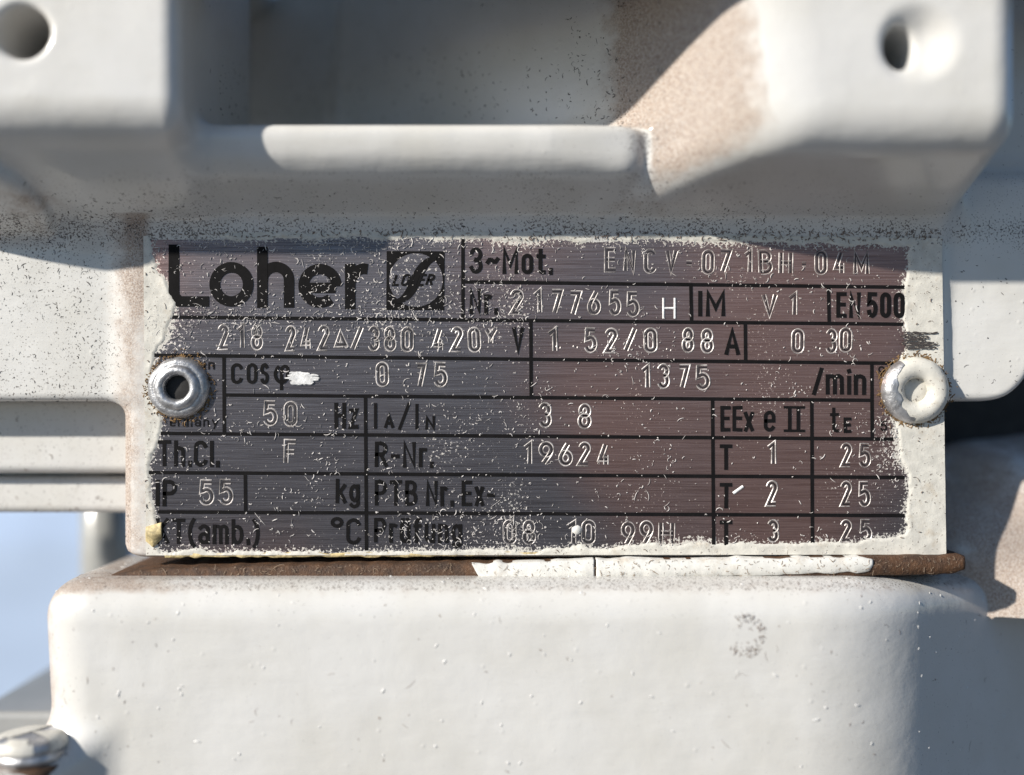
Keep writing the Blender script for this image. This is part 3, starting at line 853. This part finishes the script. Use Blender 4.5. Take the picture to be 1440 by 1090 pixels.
stamped(row([('1', 735, 748), ('9', 757, 778), ('6', 785, 805), ('2', 814, 831), ('4', 842, 860)], 621, 655), 'stamped 19624', .75)
for c, vt, vb in (('1', 622, 656), ('2', 676, 712), ('3', 730, 762)):
    stamped([(c, 1078, 1094 if c != '1' else 1091, vt, vb)], 'stamped ' + c)
    stamped([('2', 1182, 1198, vt + .5, vb + .5), ('5', 1208, 1225, vt + 1, vb + 1)], 'stamped 25', .5)
stamped(row([('5', 281, 302), ('5', 309, 329)], 675, 711), 'stamped 55')
stamped(row([('0', 708, 727), ('8', 736, 755), ('1', 796, 811), ('0', 818, 838), ('9', 873, 893), ('9', 900, 920), ('H', 927, 950)], 731, 766), 'stamped 08 10 99H', .45)
for (a, b_) in ((806, 488), (938, 492), (1146, 490), (568, 541), (794, 599), (782, 489)):
    stamped([(',', a, a + 7, b_ - 12, b_ + 3)], 'small stamped comma')

# ------------------------------------------------------------------ rivets
def rivet(name, cu, cv, prof, mat, label, wob, floor_d, floor_mat):
    cx, cz = cu - 720, 545 - cv
    o = lathe(name, prof, 96, mat, plate, cx, cz, 0, 'd', label, wob, cap=False)
    r0 = prof[-1][0]
    lathe('rivet_hole', [(r0 + 1.5, floor_d - 1), (r0 + .5, floor_d), (.05, floor_d - 1.5)], 40, floor_mat, o, cx, cz, 0, 'd', None, 0, cap=False)
    return o
rivet('rivet', 252, 545, [(44, -.5), (42.5, 4), (39, 9), (34, 11), (32, 10.2), (30.5, 12.5), (27, 16), (22.5, 16.5), (19, 14.5), (17.2, 10), (16.6, 2), (16.4, -16)], M_alu, 'bare aluminium rivet with a black disc as the shade in its hole', .10, 5, M_dark)
rivet('rivet', 1286, 549, [(47.5, -.5), (46, 7), (42, 12.5), (35, 16), (27, 15.5), (21, 13.0), (18, 10), (17, 4), (16.5, 1.5)], M_over, 'cream painted rivet with a shallow filled hole', .06, 2, M_over)
# bare patch on the left flank of the painted rivet
def rivet_patch():
    a = np.radians(np.linspace(118, 262, 40)); prof = [(47.8, .6), (46.6, 7.4), (42.5, 13.1), (35.2, 16.6), (30, 16.4)]
    P = []
    for i, t in enumerate(a):
        k = .5 + .5 * math.sin(math.pi * i / 39)
        for j, (rr, hh) in enumerate(prof):
            rr2 = 47.8 + (rr - 47.8) * (k * (.75 + .5 * vnoise(i, 1, 4, 8)))
            hz = np.interp(rr2, [30, 35.2, 42.5, 46.6, 47.8], [16.4, 16.6, 13.1, 7.4, .6]) + .3
            P.append((1286 - 720 + rr2 * math.cos(t), 545 - 549 + rr2 * math.sin(t), hz))
    f = [[i * 5 + j, i * 5 + j + 1, (i + 1) * 5 + j + 1, (i + 1) * 5 + j] for i in range(39) for j in range(4)]
    link('bare_metal_patch', mesh_np('bare_metal_patch', W(P), f, True), M_alu, plate, 'shiny bare metal worn through on the painted rivet')
rivet_patch()

# ------------------------------------------------------------------ white smear beside cos phi, small chips
pc = Pieces()
for i in range(9):
    v0 = 524 + i * 2.0; k = 1 - abs(i - 4) / 7
    us = np.linspace(402 + abs(i - 4) * 2 + rng.normal(0, 2), 432 + 16 * k + rng.normal(0, 4), 12)
    pts = [(u, v0 + (u - 400) * (.06 - .02 * i / 2) + rng.normal(0, .3)) for u in us]
    wds = 1.0 + 1.8 * np.sin(np.linspace(.2, 3.0, 12))
    p = np.array(pts); nr = np.array([0, 1.0])
    pc.add(np.stack([np.concatenate([p + nr * (wds * o)[:, None], np.full((12, 1), hh + i * .05)], 1) for o, hh in ((-.9, .0), (-.4, 1.7), (.4, 1.7), (.9, .0))], 1))
pc.build('paint_smear', M_white, plate, 'white paint smear beside cos phi')
lathe('paint_chip', [(7, -.2), (6, 1.6), (.1, 2.0)], 9, M_flake, plate, 811 - 720, 545 - 745, 0, 'd', 'pale blue-white chip over the stamped 10', .7, cap=False)
pc = Pieces(); pc.add(offset_poly([(1031, 694), (1045, 684)], [(-2.2, 0), (-.8, 1.6), (.8, 1.6), (2.2, 0)])); pc.build('paint_chip', M_white, plate, 'white nick beside the middle T')
# dark scratches through the paint on the right edge
pc = Pieces()
for i in range(9):
    v0 = 468 + i * 2.7; us = np.linspace(1270 + rng.normal(0, 2), 1296 + rng.random() * 28, 14)
    p = np.array([(u, v0 + (u - 1290) * rng.normal(0, .01) + rng.normal(0, .5)) for u in us]); wds = .5 + rng.random(14) * .9
    pc.add(np.stack([np.concatenate([p + np.array([0, 1.0]) * (wds * o)[:, None], np.full((14, 1), 2.9 + i * .05)], 1) for o in (-1, 1)], 1))
pc.build('scratch', M_fleck_d, plate, 'dark horizontal scratches in the paint at the right edge')

# ------------------------------------------------------------------ dirt: curled flecks lying on the surfaces
def flecks(name, C, Nn, L, Wd, mat, parent, lift=.25, kap=1.0, label=None):
    n = len(C); K = 5
    ref = np.where(np.abs(Nn[:, :1]) < .9, np.array([[1., 0, 0]]), np.array([[0, 1., 0]]))
    t1 = np.cross(Nn, ref); t1 /= np.linalg.norm(t1, axis=1, keepdims=True); t2 = np.cross(Nn, t1)
    th = rng.random(n) * 6.283; cu = rng.normal(0, kap, n)
    pts = np.zeros((n, K, 2)); hd = th.copy()
    for k in range(1, K):
        pts[:, k] = pts[:, k - 1] + np.stack([np.cos(hd), np.sin(hd)], 1) * (L / (K - 1))[:, None]; hd = hd + cu
    pts -= pts.mean(1, keepdims=True)
    tg = np.gradient(pts, axis=1); tg /= np.maximum(np.linalg.norm(tg, axis=2, keepdims=True), 1e-6); nr = np.stack([-tg[..., 1], tg[..., 0]], -1)
    tap = np.array([.35, .9, 1, .9, .35])[None, :, None] * Wd[:, None, None] * .5
    rows = []
    for o, h in ((-1, 0), (0, 1), (1, 0)):
        q = pts + nr * tap * o
        rows.append(C[:, None] + q[..., :1] * t1[:, None] + q[..., 1:] * t2[:, None] + Nn[:, None] * (lift * (.0 if h == 0 else 1) + h * tap * .5))
    P = np.stack(rows, 2).reshape(-1, 3)
    base = (np.arange(n) * K * 3)[:, None, None] + (np.arange(K - 1) * 3)[None, :, None] + np.arange(2)[None, None, :]
    b = base.ravel(); f = np.stack([b, b + 1, b + 4, b + 3], 1)
    o = link(name, mesh_np(name, W(P), f, True), mat, parent, label)
    o['kind'] = 'stuff'
    return o
def scatter(surf, n, dens):
    V, F, nn = surf; c = V[F].mean(1)
    a = np.linalg.norm(np.cross(V[F[:, 2]] - V[F[:, 0]], V[F[:, 3]] - V[F[:, 1]]), axis=1) / 2
    k = CD / (CD - c[:, 2]); u = 720 + c[:, 0] * k; v = 545 - c[:, 1] * k
    wt = a * dens(u, v, c, nn[F].mean(1)) * (u > -30) * (u < 1470) * (v > -30) * (v < 1120)
    i = rng.choice(len(F), n, p=wt / wt.sum())
    s, t = rng.random(n)[:, None], rng.random(n)[:, None]
    q = V[F[i]]; C = (q[:, 0] * (1 - s) + q[:, 1] * s) * (1 - t) + (q[:, 3] * (1 - s) + q[:, 2] * s) * t
    m = nn[F[i]].mean(1); m /= np.linalg.norm(m, axis=1, keepdims=True)
    return C, m
# on the plate
n = 21000
u = 205 + rng.random(n) * 1080; v = 325 + rng.random(n) * 455
dn = .05 + 1.5 * np.clip(fbm(u, v, 50, 77, 4) - .52, 0, 1) + .9 * np.clip(vnoise(u, v, 16, 79) - .78, 0, 1) + .5 * G(v, 440, 22) * (u < 760) + .55 * G(u, 650, 110) * G(v, 745, 40) + .3 * G(u, 560, 80) * G(v, 410, 60) - .12 * (u > 950) + .8 * G(u, 1255, 25) * G(v, 620, 70) + .4 * G(v, 345, 10)
kp = rng.random(n) < np.clip(dn, 0.02, 1); u, v = u[kp], v[kp]; n = len(u)
flecks('paint_fleck', np.stack([u - 720, 545 - v, np.full(n, .62)], 1), np.tile([0, 0, 1.], (n, 1)), 1.0 + rng.gamma(1.2, 2.2, n), .45 + rng.random(n) ** 1.5 * 1.25, M_fleck_l, plate, .5, .6, 'pale curled flecks and scratches on the nameplate')
n = 900; u = 205 + rng.random(n) * 1120; v = np.where(rng.random(n) < .4, 326 + rng.random(n) * 12, 335 + rng.random(n) * 440)
kp = paint_s(u, v) > 3; u, v = u[kp], v[kp]; n = len(u)
flecks('dirt_fleck', np.stack([u - 720, 545 - v, np.full(n, 1.5)], 1), np.tile([0, 0, 1.], (n, 1)), 3 + rng.gamma(2, 1.6, n), .7 + rng.random(n), M_fleck_m, plate, .6, .7, 'brown dirt flecks on the paint round the nameplate')
cc = []
for cu, cv, r0, k in ((252, 545, 45, 260), (1286, 549, 49, 320)):
    th = rng.random(k) * 6.283; rr = r0 + rng.gamma(1.2, 2.2, k) - 1.5
    cc.append(np.stack([cu + rr * np.cos(th) - 720, 545 - cv + rr * np.sin(th), np.full(k, 1.2)], 1))
C = np.concatenate(cc); n0 = len(C)
flecks('dirt_fleck', C, np.tile([0, 0, 1.], (n0, 1)), 1.5 + rng.gamma(1.5, 1.6, n0), .7 + rng.random(n0) * 1.2, M_rust, plate, .5, .6, 'brown dirt trapped round the rivets')
# on the casting
def dens_house(u, v, c, n):
    return (.06 + 1.2 * G(v, 325, 16) + .45 * G(v, 300, 40) + .8 * (u < 170) * (v > 300) + 1.0 * G(u, 120, 90) * G(v, 315, 40) + .30 * (u > 1330) * (v > 330) + 1.2 * G(u, 905, 60) * G(v, 165, 60) * (c[:, 2] < 60) + .9 * (n[:, 0] < -.4) * (c[:, 0] > 80) * (c[:, 1] > 230) + .55 * (v > 70) * (v < 170) * (c[:, 2] < 0)) * np.clip(fbm(u, v, 60, 71, 4) * 4 - 1.3, .08, 2) * (c[:, 2] < 170) * ((c[:, 2] < 95) | (v > 232))
C, m = scatter(SURF['house'], 3600, dens_house)
flecks('dirt_fleck', C, m, 1.8 + rng.gamma(1.5, 1.6, len(C)), .5 + rng.random(len(C)) ** 2 * 1.3, M_fleck_d, motor, .3, .7, 'dark dirt flecks on the cream casting')
C, m = scatter(SURF['box'], 700, lambda u, v, c, n: .25 + 1.5 * (n[:, 1] > .6) + .6 * (u < 220))
flecks('dirt_fleck', C, m, 1.8 + rng.gamma(1.6, 1.5, len(C)), .7 + rng.random(len(C)) * .8, M_fleck_m, motor, .3, .7, 'small brown specks on the terminal box')
C, m = scatter(SURF['box'], 300, lambda u, v, c, n: .4 + (v < 860) + 1.0 * (n[:, 2] > .7))
flecks('paint_pimple', C, m, 2.5 + rng.gamma(1.6, 1.6, len(C)), 2.0 + rng.random(len(C)) * 2.4, M_pimple, motor, .5, .35, 'raised specks in the terminal box paint')
C, m = scatter(SURF['box'], 26, lambda u, v, c, n: 1.0 * (n[:, 2] > .8))
flecks('hair', C, m, 6 + rng.gamma(1.6, 4.0, len(C)), .4 + rng.random(len(C)) * .35, M_fleck_m, motor, .2, .35, 'fine hairs and scratches on the terminal box')
def on_box(u, v):
    # front-face point of the terminal box seen at u, v
    k = (CD - 86) / CD; return np.stack([(u - 720) * k, (545 - v) * k, np.full(len(u), 86.2)], 1)
a = rng.random(150); th = np.radians(-120 + a * 260); rr = 27 + rng.normal(0, 3.0, 150) - 12 * rng.random(150) ** 4
C = on_box(1046 + rr * np.cos(th), 893 + rr * np.sin(th)); n0 = len(C)
flecks('scuff_mark', C, np.tile([0, 0, 1.], (n0, 1)), 1.2 + rng.gamma(1.4, 1.2, n0), .4 + rng.random(n0) * .8, M_fleck_m, motor, .3, .6, 'round scuff mark on the terminal box front')
for sf in SURF['fins']:
    C, m = scatter(sf, 120, lambda u, v, c, n: 1.0 + 0 * u)
    flecks('dirt_fleck', C, m, 4 + rng.gamma(2, 2, len(C)), 1 + rng.random(len(C)), M_fleck_m, motor, .3, .7, 'brown dirt flecks on a cooling fin')
# brown flecks on the gasket
n = 320; u = 180 + rng.random(n) * 1160; v = g_top(u) + rng.random(n) * (g_bot(u) - g_top(u))
flecks('dirt_fleck', np.stack([u - 720, 545 - v, np.where((u > 664) & (u < 1222), 20.8, 18.6)], 1), np.tile([0, 0, 1.], (n, 1)), 2 + rng.gamma(1.6, 2.0, n), .4 + rng.random(n) * .6, simple('tan_fibre', (.27, .20, .14), .8), gasket, .1, .4, 'tan fibres on the gasket')
# yellowed line of paint along the plate's lower edge
strip('yellowed_paint_bead', 232, 850, lerp([(232, 779), (850, 775)]), lerp([(232, 784), (600, 783), (850, 777)]), -8, .9, M_yellow, plate, 'yellowed bead of paint along the lower plate edge', 51, 3, 300, 1)
strip('yellowed_paint_bead', 206, 228, lerp([(206, 742), (228, 736)]), lerp([(206, 764), (216, 772), (228, 758)]), -2, 3.6, M_yellow, plate, 'yellowed paint chip by the lower left corner', 53, 6, 16, 2)

# ------------------------------------------------------------------ screw at the lower left
X0, Z0, D0 = at(44, 1056, 100)
screw = lathe('screw', [(.1, -20), (26, -20), (26, 6), (45, 6), (47, 12), (46, 16), (43, 18), (45, 20), (46, 27), (42, 34), (30, 38), (.1, 39)], 64, M_alu, motor, X0, Z0 - 14, D0, 'z', 'domed screw head with worn paint on the lower left ear', .07)
lathe('washer', [(.1, -16), (50, -16), (52, -8), (50, 4), (.1, 6)], 48, M_gasket, screw, X0, Z0 - 14, D0, 'z', 'rusty brown washer under the screw', .1)
def cap_():
    P = []
    a = np.linspace(0, 2 * np.pi, 40, endpoint=False)
    prof = [(46.6, 22), (46.8, 27.5), (43, 34.8), (31, 38.8), (1, 39.9)]
    for rr, hh in prof:
        for t in a: P.append((X0 + rr * math.cos(t), Z0 - 14 + hh, D0 + rr * math.sin(t)))
    f = [[i * 40 + j, (i + 1) * 40 + j, (i + 1) * 40 + (j + 1) % 40, i * 40 + (j + 1) % 40] for i in range(4) for j in range(40)]
    keep = [q for q in f if vnoise(P[q[0]][0], P[q[0]][2], 22, 6) < .62]
    link('paint_film', mesh_np('paint_film', W(P), keep, True), M_over, screw, 'worn cream paint left on the screw head')
cap_()
